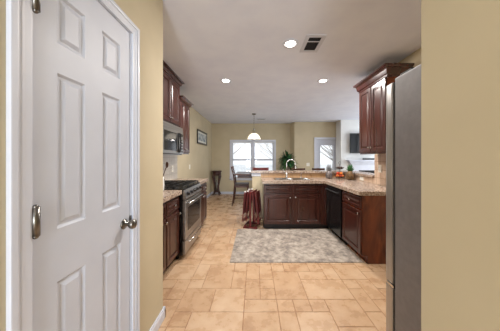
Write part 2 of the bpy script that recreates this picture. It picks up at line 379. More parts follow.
# six panel slab
def six_panel():
    b = nb(); x = HX-.004
    ys = [DY0+.006, .763, .89, .989, 1.122, DY1-.006]; zs = [.01, .25, .864, 1.073, 1.688, 1.806, 2.004, DZ-.007]
    grid = {}
    for i, y in enumerate(ys):
        for j, z in enumerate(zs): grid[i, j] = b.verts.new((x, y, z))
    for i in range(5):
        for j in range(7):
            q = [grid[i, j], grid[i+1, j], grid[i+1, j+1], grid[i, j+1]]
            if i in (1, 3) and j in (1, 3, 5):
                prev = q
                for ins, d in ((.010, -.009), (.018, -.009), (.034, -.001), (.040, -.001)):
                    cur = [b.verts.new((x+d, yy, zz)) for yy, zz in ((ys[i]+ins, zs[j]+ins), (ys[i+1]-ins, zs[j]+ins), (ys[i+1]-ins, zs[j+1]-ins), (ys[i]+ins, zs[j+1]-ins))]
                    for k in range(4): b.faces.new((prev[k], prev[(k+1) % 4], cur[(k+1) % 4], cur[k]))
                    prev = cur
                b.faces.new(prev)
            else: b.faces.new(q)
    # sides and back
    bk = [b.verts.new((x-.035, y, z)) for y, z in ((ys[0], zs[0]), (ys[-1], zs[0]), (ys[-1], zs[-1]), (ys[0], zs[-1]))]
    b.faces.new(list(reversed(bk)))
    bot = [grid[i, 0] for i in range(6)]; top = [grid[i, 7] for i in range(6)]; l = [grid[0, j] for j in range(8)]; r = [grid[5, j] for j in range(8)]
    b.faces.new(bot[::-1]+[bk[0], bk[1]]); b.faces.new(top+[bk[2], bk[3]]); b.faces.new(l+[bk[3], bk[0]]); b.faces.new(r[::-1]+[bk[1], bk[2]])
    return b
slab = obj('door_slab', six_panel(), 'door', d1)
for z in (1.915, 1.13, .3):
    b = nb(); tube(b, [(HX+.011, .674, z-.05), (HX+.011, .674, z+.05)], .012, 12)
    for k in (-.05, .05): ball(b, (HX+.011, .674, z+k*1.03), .009, 8)
    box(b, HX-.004, HX-.001, .664, .688, z-.046, z+.046)
    h = obj('hinge', b, 'nickel', slab); h['label'] = 'nickel hinge'
b = nb(); lathe(b, [(.030, 0), (.030, .004), (.026, .008), (.012, .010), (.010, .03)], (HX-.004, 1.155, .96), 'x')
lathe(b, [(.010, .028), (.020, .034), (.027, .044), (.0285, .054), (.025, .064), (.014, .070), (.002, .071)], (HX-.004, 1.155, .96), 'x')
obj('doorknob', b, 'nickel', slab)['label'] = 'round nickel doorknob'
b = nb(); box(b, HX-.003, HX+.003, DY1-.012, DY1+.002, .925, .995, .001); obj('strike_plate', b, 'nickel', d1)

# dining window
wn = sthing('window_1', (0, YB, WZ0), 'white double window with raised blinds above dining area')
b = nb(); cw = .075
box(b, WX0-cw, WX0, YB-.02, YB, WZ0-.06, WZ1+cw, .003); box(b, WX1, WX1+cw, YB-.02, YB, WZ0-.06, WZ1+cw, .003); box(b, WX0-cw, WX1+cw, YB-.022, YB, WZ1, WZ1+cw, .003)
box(b, WX0-cw, WX1+cw, YB-.02, YB, WZ0-.08, WZ0-.02, .003)
obj('casing', b, 'trim', wn)
b = nb(); box(b, WX0-cw-.02, WX1+cw+.02, YB-.05, YB+.03, WZ0-.02, WZ0, .004); obj('window_sill', b, 'trim', wn)
MX = -.045
for (a, c) in ((WX0, MX-.035), (MX+.035, WX1)):
    b = nb(); f = .045; zm = 1.30
    box(b, a, a+f, YB+.05, YB+.09, WZ0, WZ1); box(b, c-f, c, YB+.05, YB+.09, WZ0, WZ1)
    for z0, z1 in ((WZ0, WZ0+.05), (zm-.03, zm+.03), (WZ1-.045, WZ1)): box(b, a+f, c-f, YB+.05, YB+.09, z0, z1)
    s = obj('sash', b, 'trim', wn)
    b = nb(); box(b, a+f, c-f, YB+.068, YB+.072, WZ0+.05, zm-.03); box(b, a+f, c-f, YB+.068, YB+.072, zm+.03, WZ1-.045); obj('pane', b, 'glass', s)
    b = nb(); k = WZ0+.02
    while k < WZ1-.05:
        box(b, a+.01, c-.01, YB+.012, YB+.030, k, k+.0015); k += .042
    box(b, a+.006, c-.006, YB+.006, YB+.04, WZ1-.045, WZ1-.005)
    for xx in (a+.12, c-.12): box(b, xx, xx+.002, YB+.02, YB+.022, WZ0+.01, WZ1-.02)
    obj('blind', b, 'blind', wn)
b = nb(); box(b, MX-.035, MX+.035, YB+.0, YB+.1, WZ0, WZ1, .003); obj('mullion', b, 'trim', wn)

# patio door
d2 = sthing('door_2', ((EX0+EX1)/2, YB2, 0), 'white patio door with a tall glass pane')
b = nb(); cw = .08
box(b, EX0-cw, EX0, YB2-.02, YB2, 0, EZ+cw, .003); box(b, EX1, EX1+cw, YB2-.02, YB2, 0, EZ+cw, .003); box(b, EX0-cw, EX1+cw, YB2-.021, YB2, EZ, EZ+cw, .003)
obj('casing', b, 'trim', d2)
GX0, GX1, GZ0, GZ1 = 2.41, 2.91, .28, 1.84
b = nb(); box(b, EX0, GX0, YB2+.03, YB2+.075, .01, EZ); box(b, GX1, EX1, YB2+.03, YB2+.075, .01, EZ); box(b, GX0, GX1, YB2+.03, YB2+.075, .01, GZ0); box(b, GX0, GX1, YB2+.03, YB2+.075, GZ1, EZ)
for q in ((GX0-.02, GX0+.012, GZ0-.02, GZ1+.02), (GX1-.012, GX1+.02, GZ0-.02, GZ1+.02), (GX0, GX1, GZ0-.02, GZ0+.012), (GX0, GX1, GZ1-.012, GZ1+.02)):
    box(b, q[0], q[1], YB2+.02, YB2+.032, q[2], q[3], .003)
ds = obj('door_slab', b, 'door', d2)
b = nb(); box(b, GX0, GX1, YB2+.05, YB2+.054, GZ0, GZ1); obj('pane', b, 'glass', ds)
b = nb(); lathe(b, [(.028, 0), (.028, -.008), (.011, -.012), (.011, -.03), (.026, -.04), (.026, -.055), (.004, -.064)], (2.33, YB2+.03, .98), 'y'); obj('doorknob', b, 'nickel', ds)

# backsplash tiles
b = nb(); box(b, XL, XL+.010, 1.641, 4.05, .935, 1.43); struct('wall_tile_left', b, 'splash_l')
b = nb(); box(b, .15, XR, 4.258, 4.27, .9355, KZ); struct('wall_tile_bar', b, 'splash_b')
b = nb(); box(b, XR-.012, XR, 3.2, 4.258, .9355, KZ); box(b, XR-.012, XR, 2.47, 3.2, .9355, 1.415); struct('wall_tile_right', b, 'splash_r')

# outdoors
struct('ground', box(nb(), -30, 30, YB+.3, 60, -.6, -.5), 'ground', label='pale ground outside the windows')

# ================================================================== COUNTERS
CT, CB = .935, .880
def L_counter():
    b = nb(); bev = .012
    pts = [(.155, 3.62), (1.335, 3.62), (1.335, 2.455), (XR-.012, 2.455), (XR-.012, 4.258), (.155, 4.258)]
    hx0, hx1, hy0, hy1 = .40, 1.12, 3.72, 4.06
    ps = [(.155, 3.62), (hx0, 3.62), (hx1, 3.62), (1.335, 3.62), (XR-.012, 3.62)]
    xs = sorted({.155, hx0, hx1, 1.335, XR-.012}); ys = sorted({2.455, 3.62, hy0, hy1, 4.258})
    V = {}
    def v(x, y, z):
        if (x, y, z) not in V: V[x, y, z] = b.verts.new((x, y, z))
        return V[x, y, z]
    def inside(cx, cy):
        if cy < 3.62: return cx > 1.335
        if hx0 < cx < hx1 and hy0 < cy < hy1: return False
        return True
    cells = [(i, j) for i in range(len(xs)-1) for j in range(len(ys)-1) if inside((xs[i]+xs[i+1])/2, (ys[j]+ys[j+1])/2)]
    for (i, j) in cells:
        a, c, d, e = xs[i], xs[i+1], ys[j], ys[j+1]
        b.faces.new((v(a, d, CT), v(c, d, CT), v(c, e, CT), v(a, e, CT)))
        b.faces.new((v(a, e, CB), v(c, e, CB), v(c, d, CB), v(a, d, CB)))
        for (di, dj, p, q) in ((0, -1, (a, d), (c, d)), (1, 0, (c, d), (c, e)), (0, 1, (c, e), (a, e)), (-1, 0, (a, e), (a, d))):
            if (i+di, j+dj) not in cells:
                b.faces.new((v(*p, CB), v(*q, CB), v(*q, CT), v(*p, CT)))
    ed = [e for e in b.edges if all(abs(v_.co.z-CT) < 1e-5 for v_ in e.verts) and len(e.link_faces) == 2 and any(abs(f.normal.z) < .1 or all(abs(vv.co.z-CT) > 1e-5 for vv in f.verts) or (max(vv.co.z for vv in f.verts)-min(vv.co.z for vv in f.verts)) > .01 for f in e.link_faces)]
    bmesh.ops.bevel(b, geom=ed, offset=.010, segments=3, profile=.5, affect='EDGES')
    return b
tag(obj('countertop', L_counter(), 'gran'), 'beige speckled granite countertop around the sink and dishwasher', 'countertop')
tag(obj('countertop', box(nb(), XL+.010, -.95, 1.66, 2.565, CB, CT, .010), 'gran'), 'beige granite countertop on the left, on the near side of the stove', 'countertop')
tag(obj('countertop', box(nb(), XL+.010, -.95, 3.355, 4.05, CB, CT, .010), 'gran'), 'beige granite countertop on the left, past the stove', 'countertop')
# bar ledge
b = nb(); prism(b, [(-.075, 4.225), (1.955, 4.225), (1.955, 3.205), (2.30, 3.205), (2.30, 4.62), (-.075, 4.62)], lambda a, c, t: (a, c, t), KZ+.001, KZ+.040)
bmesh.ops.bevel(b, geom=[e for e in b.edges if abs(e.verts[0].co.z-e.verts[1].co.z) < 1e-5], offset=.008, segments=2, affect='EDGES')
tag(obj('bar_counter', b, 'gran'), 'raised granite bar ledge running behind sink and along the right', 'bar counter')

# ================================================================== CABINETS
def knob(parent, p, n):
    b = nb(); ax = 'x' if abs(n[0]) > .5 else 'y'; s = n[0] if ax == 'x' else n[1]
    lathe(b, [(.006, 0), (.006, s*.012), (.014, s*.017), (.016, s*.023), (.012, s*.028), (.002, s*.030)], p, ax, 12)
    obj('knob', b, 'chrome', parent)['label'] = 'nickel knob'
def base_x(name_label, side, y0, y1, drawer=True, end=None, veneer_end=False, doors=1):
    """base cabinet whose front faces +x (left run, side=-1) or -x (right run, side=1)"""
    if side < 0: xw, xf, n = XL+.004, -.98, 1
    else: xw, xf, n = XR-.004, 1.365, -1
    t = thing('base_cabinet', name_label, 'cabinet', ((xw+xf)/2, (y0+y1)/2, 0), 'base cabinets')
    xfr = xf-n*.021
    b = nb(); box(b, min(xw, xfr), max(xw, xfr), y0, y1, .1, CB-.001, .001); obj('carcass', b, 'veneer' if veneer_end else 'wood', t)
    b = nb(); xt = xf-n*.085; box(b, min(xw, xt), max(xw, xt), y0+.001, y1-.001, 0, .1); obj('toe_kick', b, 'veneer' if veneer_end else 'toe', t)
    n_ = Vector((n, 0, 0)); u = Vector((0, 1, 0)); g = .012
    wd = (y1-y0-g*(doors+1))/doors
    for k in range(doors):
        ya = y0+g+k*(wd+g)
        b = nb(); panel(b, (xf, ya, .112), u, n_, wd, .56, fr=.05); d = obj('door', b, 'wood', t)
        kn = ya+wd-.03 if (k % 2 == 0 and doors > 1) or (doors == 1 and side < 0) else ya+.03
        knob(d, (xf, kn, .635), (n, 0, 0))
        b = nb(); panel(b, (xf, ya, .70), u, n_, wd, .145, fr=.03, raised=True) if wd > .2 else panel(b, (xf, ya, .70), u, n_, wd, .145, raised=False)
        dr = obj('drawer', b, 'wood', t); knob(dr, (xf, ya+wd/2, .772), (n, 0, 0))
    return t
base_x('dark cherry base cabinet on left, nearest the hallway wall corner', -1, 1.66, 2.178)
base_x('narrow dark cherry base cabinet against the near side of the stove', -1, 2.18, 2.563)
base_x('dark cherry base cabinet past the stove, below the left counter end', -1, 3.357, 4.04, doors=2)
base_x('dark cherry base cabinet at the right, between dishwasher and fridge', 1, 2.48, 3.018, veneer_end=True)

# sink base
t = thing('sink_cabinet', 'wide dark cherry sink cabinet with two doors under the faucet', 'cabinet', (.77, 3.95, 0))
b = nb(); box(b, .185, 1.385, 3.681, 3.70, .1, CB-.001); box(b, .185, .205, 3.70, 4.266, .1, CB-.001); box(b, .205, 1.96, 4.25, 4.266, .1, CB-.001); box(b, 1.366, 1.385, 3.70, 4.25, .1, CB-.001); box(b, .205, 1.366, 3.70, 4.25, .1, .12)
box(b, 1.34, 1.385, 3.64, 3.70, .1, CB-.001)
obj('carcass', b, 'wood', t)
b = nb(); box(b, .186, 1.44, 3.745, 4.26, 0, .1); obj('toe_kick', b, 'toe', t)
for k, (xa, xb) in enumerate(((.19, .71), (.755, 1.26))):
    b = nb(); panel(b, (xa, 3.66, .112), (1, 0, 0), (0, -1, 0), xb-xa, .56, fr=.06); d = obj('door', b, 'wood', t)
    knob(d, (xb-.03 if k == 0 else xa+.03, 3.66, .615), (0, -1, 0))
    b = nb(); panel(b, (xa, 3.66, .70), (1, 0, 0), (0, -1, 0), xb-xa, .145, fr=.032); obj('drawer_front', b, 'wood', t)

# upper cabinets
def crown_x(xf, n, y0, y1, xw, z0, z1, proj, near=True, far=True):
    """crown moulding along a front at x=xf facing n, with returns"""
    b = nb(); h = z1-z0
    prof = [(0, 0), (.012, 0), (.016, h*.18), (.03, h*.25), (proj*.55, h*.62), (proj*.62, h*.72), (proj*.86, h*.78), (proj, h*.88), (proj, h), (0, h)]
    loops = []
    for (p, z) in prof:
        ya = y0-(p if near else 0); yb = y1+(p if far else 0); x = xf+n*p
        loops.append([b.verts.new(q) for q in ((xw, ya, z0+z), (x, ya, z0+z), (x, yb, z0+z), (xw, yb, z0+z))])
    for A, B in zip(loops, loops[1:]):
        for i in range(3): b.faces.new((A[i], A[i+1], B[i+1], B[i]))
    A, B = loops[-1], loops[0]
    for i in range(3): b.faces.new((A[i], A[i+1], B[i+1], B[i]))
    b.faces.new([l[0] for l in loops]); b.faces.new([l[3] for l in loops][::-1])
    return b
def upper(label, side, y0, y1, z0, z1, zc, xf, near, far, doors=2, veneer=False, valance=True):
    xw = (XL+.001) if side < 0 else XR-.001; n = -side
    t = thing('wall_cabinet', label, 'cabinet', ((xw+xf)/2, (y0+y1)/2, z0), 'wall cabinets')
    xb = xf-n*.021
    b = nb(); box(b, min(xw, xb), max(xw, xb), y0, y1, z0, z1, .001); obj('carcass', b, 'veneer' if veneer else 'wood', t)
    b = crown_x(xf-n*.021, n, y0, y1, xw, z1, zc, .075, near, far); obj('crown_moulding', b, 'woodhi', t)
    if valance:
        b = nb(); box(b, min(xb, xb-n*.02), max(xb, xb-n*.02), y0, y1, z0-.022, z0-.0005, .003); obj('light_rail', b, 'woodhi', t)
    g = .008; wd = (y1-y0-g*(doors+1))/doors
    for k in range(doors):
        ya = y0+g+k*(wd+g)
        b = nb(); panel(b, (xf, ya, z0+.008), (0, 1, 0), (n, 0, 0), wd, z1-z0-.016, fr=.052); d = obj('door', b, 'wood', t)
        knob(d, (xf, ya+wd-.028 if k == 0 else ya+.028, z0+.07), (n, 0, 0))
    return t
upper('dark cherry wall cabinet above the microwave, crown touching the ceiling', -1, 2.57, 3.348, 1.90, 2.585, 2.672, -1.275, True, True)
upper('lower dark cherry wall cabinet just past the microwave', -1, 3.352, 3.86, 1.452, 2.36, 2.44, -1.275, False, True)
upper('dark cherry two-door wall cabinet on right wall behind the fridge', 1, 2.49, 3.13, 1.437, 2.40, 2.54, 1.69, True, True, veneer=True)

# ================================================================== APPLIANCES
# gas range
y0, y1, XF = 2.572, 3.348, -.945
t = thing('gas_range', 'stainless gas range with black cooktop between left cabinets', 'stove', (-1.27, (y0+y1)/2, 0))
b = nb(); box(b, XL+.02, XF, y0, y1, .06, .905, .004)
for yy in (y0+.05, y1-.05):
    for xx in (XL+.1, XF-.09): lathe(b, [(.02, .0), (.02, .07)], (xx, yy, 0), 'z', 10)
obj('body', b, 'black', t)
b = nb(); box(b, XL+.02, XF+.012, y0, y1, .905, .945, .006); obj('cooktop', b, 'black', t)
b = nb(); box(b, XL+.012, XL+.07, y0, y1, .945, 1.0, .005); obj('rear_vent', b, 'black', t)
b = nb(); prism(b, [(XF, .80), (XF+.035, .80), (XF+.045, .82), (XF+.016, .925), (XF, .925)], lambda a, c, tt: (a, tt, c), y0+.001, y1-.001); cp = obj('control_panel', b, 'steel', t)
for k in range(5):
    yy = y0+.09+k*(y1-y0-.18)/4
    b = nb(); lathe(b, [(.026, 0), (.026, .01), (.021, .014), (.019, .034), (.003, .036)], (XF+.030, yy, .868), 'x', 14); obj('knob', b, 'black', cp)
b = nb(); box(b, XF, XF+.035, y0+.003, y1-.003, .265, .79, .006); od = obj('oven_door', b, 'steel', t)
b = nb(); box(b, XF+.034, XF+.038, y0+.10, y1-.10, .36, .68, .001); obj('oven_window', b, 'glassblk', od)
def bar_handle(parent, x, ya, yb, z, r=.011, off=.04, m='chrome'):
    b = nb(); tube(b, [(x+off, ya, z), (x+off, yb, z)], r, 10)
    for yy in (ya+.03, yb-.03): tube(b, [(x-.002, yy, z), (x+off, yy, z)], r*.8, 8)
    for yy in (ya, yb): ball(b, (x+off, yy, z), r, 8)
    obj('handle', b, m, parent)
bar_handle(od, XF+.035, y0+.05, y1-.05, .745)
b = nb(); box(b, XF, XF+.032, y0+.003, y1-.003, .075, .255, .006); dr = obj('warming_drawer', b, 'steel', t); bar_handle(dr, XF+.032, y0+.08, y1-.08, .215, .009, .034)
for k in range(3):
    ya = y0+.03+k*.245; yb = ya+.225; b = nb(); z = .978; xa, xb = XL+.10, XF-.015
    for yy in (ya, (ya+yb)/2, yb): box(b, xa, xb, yy-.006, yy+.006, z-.012, z, .002)
    for xx in (xa, xa+(xb-xa)*.25, (xa+xb)/2, xa+(xb-xa)*.75, xb): box(b, xx-.006, xx+.006, ya, yb, z-.012, z, .002)
    for yy in (ya, yb):
        for xx in (xa, xb): box(b, xx-.007, xx+.007, yy-.007, yy+.007, .944, z)
    obj('grate', b, 'iron', t)
for (xx, yy) in ((-1.42, y0+.14), (-1.10, y0+.14), (-1.26, (y0+y1)/2), (-1.42, y1-.14), (-1.10, y1-.14)):
    b = nb(); lathe(b, [(.05, 0), (.05, .008), (.036, .010), (.036, .018), (.004, .020)], (xx, yy, .944), 'z', 18); obj('burner', b, 'iron', t)

# microwave
t = thing('microwave', 'stainless over-range microwave with black oval door handle', 'microwave', (-1.42, 2.96, 1.41))
mx = -1.245
b = nb(); box(b, XL+.012, mx, y0, y1, 1.415, 1.865, .003); obj('body', b, 'black', t)
b = nb(); box(b, mx, mx+.02, y0+.002, y1-.002, 1.79, 1.865, .003)
for k in range(3): box(b, mx+.018, mx+.022, y0+.04, y1-.04, 1.805+k*.018, 1.812+k*.018)
obj('vent_grille', b, 'steel', t)
b = nb(); box(b, mx, mx+.028, y0+.002, y1-.17, 1.425, 1.785, .004); d = obj('door', b, 'steel', t)
b = nb(); box(b, mx+.027, mx+.031, y0+.05, y1-.29, 1.47, 1.745, .001); obj('door_window', b, 'glassblk', d)
b = nb(); pts = []
cy = y1-.215
for k in range(17):
    a = math.pi*2*k/16; pts.append((mx+.045+.012*math.cos(a*2)*0, cy+.045*math.cos(a), 1.605+.15*math.sin(a)))
tube(b, pts, .012, 8)
for zz in (1.755, 1.455): tube(b, [(mx+.026, cy, zz), (mx+.047, cy, zz)], .01, 8)
obj('handle', b, 'black', d)['label'] = 'black oval loop handle'
b = nb(); box(b, mx, mx+.026, y1-.168, y1-.002, 1.425, 1.785, .004); cpn = obj('control_panel', b, 'steel', t)
b = nb(); box(b, mx+.025, mx+.028, y1-.145, y1-.025, 1.71, 1.76); obj('display', b, 'glassblk', cpn)
b = nb()
for i in range(3):
    for j in range(5): box(b, mx+.025, mx+.0285, y1-.14+i*.042, y1-.112+i*.042, 1.45+j*.048, 1.478+j*.048, .001)
obj('keypad', b, 'black', cpn)
b = nb(); box(b, XL+.05, mx+.01, y0+.02, y1-.02, 1.405, 1.416); obj('underside_filter', b, 'steel', t)

# dishwasher (front faces -x)
t = thing('dishwasher', 'black dishwasher between sink corner and right base cabinet', 'dishwasher', (1.68, 3.32, 0))
b = nb(); box(b, 1.385, 1.96, 3.022, 3.632, .1, .876, .002); obj('tub', b, 'black', t)
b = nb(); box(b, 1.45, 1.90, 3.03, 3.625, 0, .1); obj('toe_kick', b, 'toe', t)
b = nb(); box(b, 1.35, 1.385, 3.026, 3.628, .115, .745, .006); d = obj('door', b, 'black', t)
b = nb(); box(b, 1.352, 1.385, 3.026, 3.628, .75, .87, .006); cp = obj('control_panel', b, 'black', t)
b = nb(); tube(b, [(1.315, 3.08, .80), (1.315, 3.57, .80)], .009, 8)
for yy in (3.1, 3.55): tube(b, [(1.353, yy, .80), (1.315, yy, .80)], .007, 8)
obj('handle', b, 'iron', cp)

# fridge (front faces +y, side towards the aisle)
FX = .783
t = thing('refrigerator', 'tall grey refrigerator with its flat side facing the aisle', 'refrigerator', (FX+.455, .8, 0))
b = nb(); box(b, FX, FX+.90, .475, 1.078, .03, 1.795, .006)
for xx in (FX+.06, FX+.84):
    for yy in (.53, 1.02): lathe(b, [(.02, 0), (.02, .04)], (xx, yy, 0), 'z', 10)
obj('body', b, 'fridge', t)
b = nb(); box(b, FX+.012, FX+.888, 1.078, 1.098, .04, 1.782); obj('gasket', b, 'gasket', t)
for (xa, xb, nm) in ((FX+.002, FX+.446, 'left'), (FX+.454, FX+.898, 'right')):
    b = nb(); box(b, xa, xb, 1.098, 1.158, .635, 1.782, .012); d = obj('door', b, 'fdoor', t)
    xh = xb-.04 if nm == 'left' else xa+.04
    b = nb(); tube(b, [(xh, 1.157, .75), (xh, 1.20, .78), (xh, 1.205, 1.2), (xh, 1.20, 1.62), (xh, 1.157, 1.65)], .011, 8); obj('handle', b, 'chrome', d)
b = nb(); box(b, FX+.002, FX+.898, 1.098, 1.158, .06, .618, .012); d = obj('freezer_drawer', b, 'fdoor', t)
b = nb(); tube(b, [(FX+.1, 1.157, .54), (FX+.12, 1.20, .54), (FX+.78, 1.20, .54), (FX+.80, 1.157, .54)], .011, 8); obj('handle', b, 'chrome', d)
for xx in (FX+.035, FX+.835):
    b = nb(); box(b, xx-.02, xx+.04, .98, 1.06, 1.7955, 1.812, .005); obj('hinge_cover', b, 'gasket', t)
b = nb(); box(b, FX-.0, FX+.05, 1.09, 1.15, .619, .633, .002); obj('hinge', b, 'chrome', t)

# sink and faucet
t = thing('sink', 'bright metal double-bowl sink set in granite counter', 'sink', (.76, 3.89, .94))
b = nb()
def bowl(b, x0, x1, y0, y1, zt, zb):
    r0 = [b.verts.new((x, y, zt)) for x, y in ((x0, y0), (x1, y0), (x1, y1), (x0, y1))]
    r1 = [b.verts.new((x, y, zb+.02)) for x, y in ((x0+.012, y0+.012), (x1-.012, y0+.012), (x1-.012, y1-.012), (x0+.012, y1-.012))]
    r2 = [b.verts.new((x, y, zb)) for x, y in ((x0+.035, y0+.035), (x1-.035, y0+.035), (x1-.035, y1-.035), (x0+.035, y1-.035))]
    for A, B in ((r0, r1), (r1, r2)):
        for i in range(4): b.faces.new((A[i], B[i], B[(i+1) % 4], A[(i+1) % 4]))
    b.faces.new(r2)
bowl(b, .425, .745, 3.745, 4.035, .942, .76); bowl(b, .775, 1.095, 3.745, 4.035, .942, .76)
for q in ((.385, .425, 3.705, 4.075), (1.095, 1.135, 3.705, 4.075), (.745, .775, 3.74, 4.04), (.425, 1.095, 3.705, 3.745), (.425, 1.095, 4.035, 4.075)):
    box(b, *q, .9352, .9445)
obj('basin', b, 'chrome', t)
for xx in (.585, .935):
    b = nb(); lathe(b, [(.042, 0), (.042, .003), (.02, .004)], (xx, 3.89, .7605), 'z', 16); obj('drain', b, 'chrome', t)
t = thing('faucet', 'tall chrome gooseneck faucet behind the sink', 'faucet', (.69, 4.12, CT))
b = nb(); lathe(b, [(.03, .0005), (.03, .008), (.02, .02), (.018, .09), (.014, .11)], (.69, 4.12, CT), 'z', 16); obj('base', b, 'chrome', t)
b = nb(); pts = [(.69, 4.12, 1.04), (.69, 4.12, 1.20)]
for k in range(11):
    a = math.pi*k/10; pts.append((.78-.09*math.cos(a), 4.12-.03*k/10, 1.235+.09*math.sin(a)))
pts.append((.872, 4.09, 1.17)); tube(b, pts, .011, 10); lathe(b, [(.013, 0), (.016, -.05), (.012, -.055)], (.872, 4.09, 1.185), 'z', 12); obj('spout', b, 'chrome', t)
b = nb(); tube(b, [(.675, 4.12, 1.02), (.64, 4.12, 1.06), (.61, 4.115, 1.13)], [.010, .009, .006], 8); obj('lever', b, 'chrome', t)
# soap dispenser next to the sink
b = nb(); lathe(b, [(.02, .0005), (.02, .01), (.009, .02), (.009, .08), (.014, .085), (.012, .1)], (1.0, 4.13, CT), 'z', 12); tube(b, [(1.0, 4.13, 1.03), (1.0, 4.08, 1.035)], .005, 6)
tag(obj('soap_dispenser', b, 'chrome'), 'small chrome soap dispenser right of the faucet', 'soap dispenser')

# ================================================================== CEILING THINGS
for i, (x, y) in enumerate(CANS):
    t = thing('recessed_light', ['lit round recessed ceiling light closest to the ceiling vent', 'lit round recessed ceiling light above the left side of aisle', 'lit round recessed ceiling light above the dishwasher side'][i], 'ceiling light', (x, y, H), 'recessed ceiling lights')
    b = nb(); lathe(b, [(.092, 0), (.092, -.004), (.086, -.008), (.058, -.006), (.058, 0)], (x, y, H), 'z', 28); obj('trim_ring', b, 'trim', t)
    b = nb(); lathe(b, [(.056, -.0065), (.056, -.0085), (.03, -.009)], (x, y, H), 'z', 28); obj('lens', b, 'bulb', t)
def vent(label, x0, x1, y0, y1, n, split=None):
    t = thing('ceiling_vent', label, 'vent', ((x0+x1)/2, (y0+y1)/2, H))
    b = nb(); f = .042
    for q in ((x0, x1, y0, y0+f), (x0, x1, y1-f, y1), (x0, x0+f, y0+f, y1-f), (x1-f, x1, y0+f, y1-f)): box(b, *q, H-.008, H, .002)
    if split: box(b, x0+f, x1-f, split-.006, split+.006, H-.008, H)
    obj('frame', b, 'trim', t)
    b = nb(); box(b, x0+f, x1-f, y0+f, y1-f, H-.0015, H-.0005); obj('duct', b, 'gasket', t)
    b = nb()
    for k in range(n):
        yy = y0+f+(k+.5)*(y1-y0-2*f)/n
        box(b, x0+f, x1-f, yy-.004, yy+.004, H-.006, H-.005, rot=Matrix.Rotation(.6, 4, 'X'))
    obj('louvres', b, 'duct', t)
vent('white louvred ceiling vent right of the nearest ceiling light', .565, .785, 2.08, 2.42, 14, 2.2)
vent('small ceiling vent slot near the far dining wall', .07, .40, 6.45, 6.62, 5)

# pendant over the dining table
PX, PY = 0, 5.77
t = thing('pendant_lamp', 'lit white dome pendant lamp hanging over dining table', 'pendant lamp', (PX, PY, H))
b = nb(); lathe(b, [(.065, 0), (.065, -.012), (.045, -.03), (.012, -.04)], (PX, PY, H), 'z', 20); obj('canopy', b, 'nickel', t)
b = nb(); z = H-.035
k = 0
while z > 2.26:
    pts = []
    for q in range(9):
        a = 2*math.pi*q/8; du = .009*math.cos(a); dz = .018*math.sin(a)
        pts.append((PX+(du if k % 2 else 0), PY+(0 if k % 2 else du), z-.018+dz))
    tube(b, pts, .0028, 5); z -= .029; k += 1
obj('chain', b, 'nickel', t)
b = nb(); lathe(b, [(.004, .0), (.016, -.02), (.02, -.05), (.008, -.08), (.008, -.12), (.026, -.14), (.05, -.155), (.05, -.165)], (PX, PY, 2.26), 'z', 16)
for s in (-1, 1):
    tube(b, [(PX+s*.008, PY, 2.22), (PX+s*.05, PY, 2.20), (PX+s*.06, PY, 2.16), (PX+s*.03, PY, 2.13), (PX+s*.015, PY, 2.12)], .004, 6)
obj('stem', b, 'nickel', t)
b = nb(); lathe(b, [(.045, .195), (.09, .18), (.14, .14), (.175, .08), (.195, .02), (.20, 0), (.19, .0), (.165, .08), (.13, .13), (.04, .185)], (PX, PY, 1.905), 'z', 32); obj('shade', b, 'shade', t)
b = nb(); lathe(b, [(.195, -.004), (.212, -.002), (.212, .006), (.2005, .008)], (PX, PY, 1.902), 'z', 32); obj('rim', b, 'nickel', t)
pl = bpy.data.lights.new('pendant_bulb', 'POINT'); pl.energy = 8; pl.color = WARM; pl.shadow_soft_size = .05
po = bpy.data.objects.new('pendant_bulb', pl); COL.objects.link(po); po.location = (PX, PY, 1.94)

# ================================================================== DINING
t = thing('dining_table', 'counter-height dark wood dining table under the pendant lamp', 'table', (.02, 5.80, 0))
b = nb(); box(b, -.53, .57, 5.30, 6.30, .89, .925, .008); obj('tabletop', b, 'brownwood', t)
b = nb(); box(b, -.46, .50, 5.37, 6.23, .81, .889, .003); obj('apron', b, 'brownwood', t)
b = nb(); lathe(b, [(.09, .035), (.07, .1), (.045, .2), (.07, .45), (.045, .65), (.08, .78), (.12, .809)], (.02, 5.80, 0), 'z', 20); obj('pedestal', b, 'brownwood', t)
for k in range(4):
    a = math.pi/2*k+.78; b = nb(); tube(b, [(.02+r_*math.cos(a), 5.80+r_*math.sin(a), z_) for r_, z_ in ((.05, .16), (.18, .12), (.34, .03))], [.035, .03, .024], 8); obj('foot', b, 'brownwood', t)

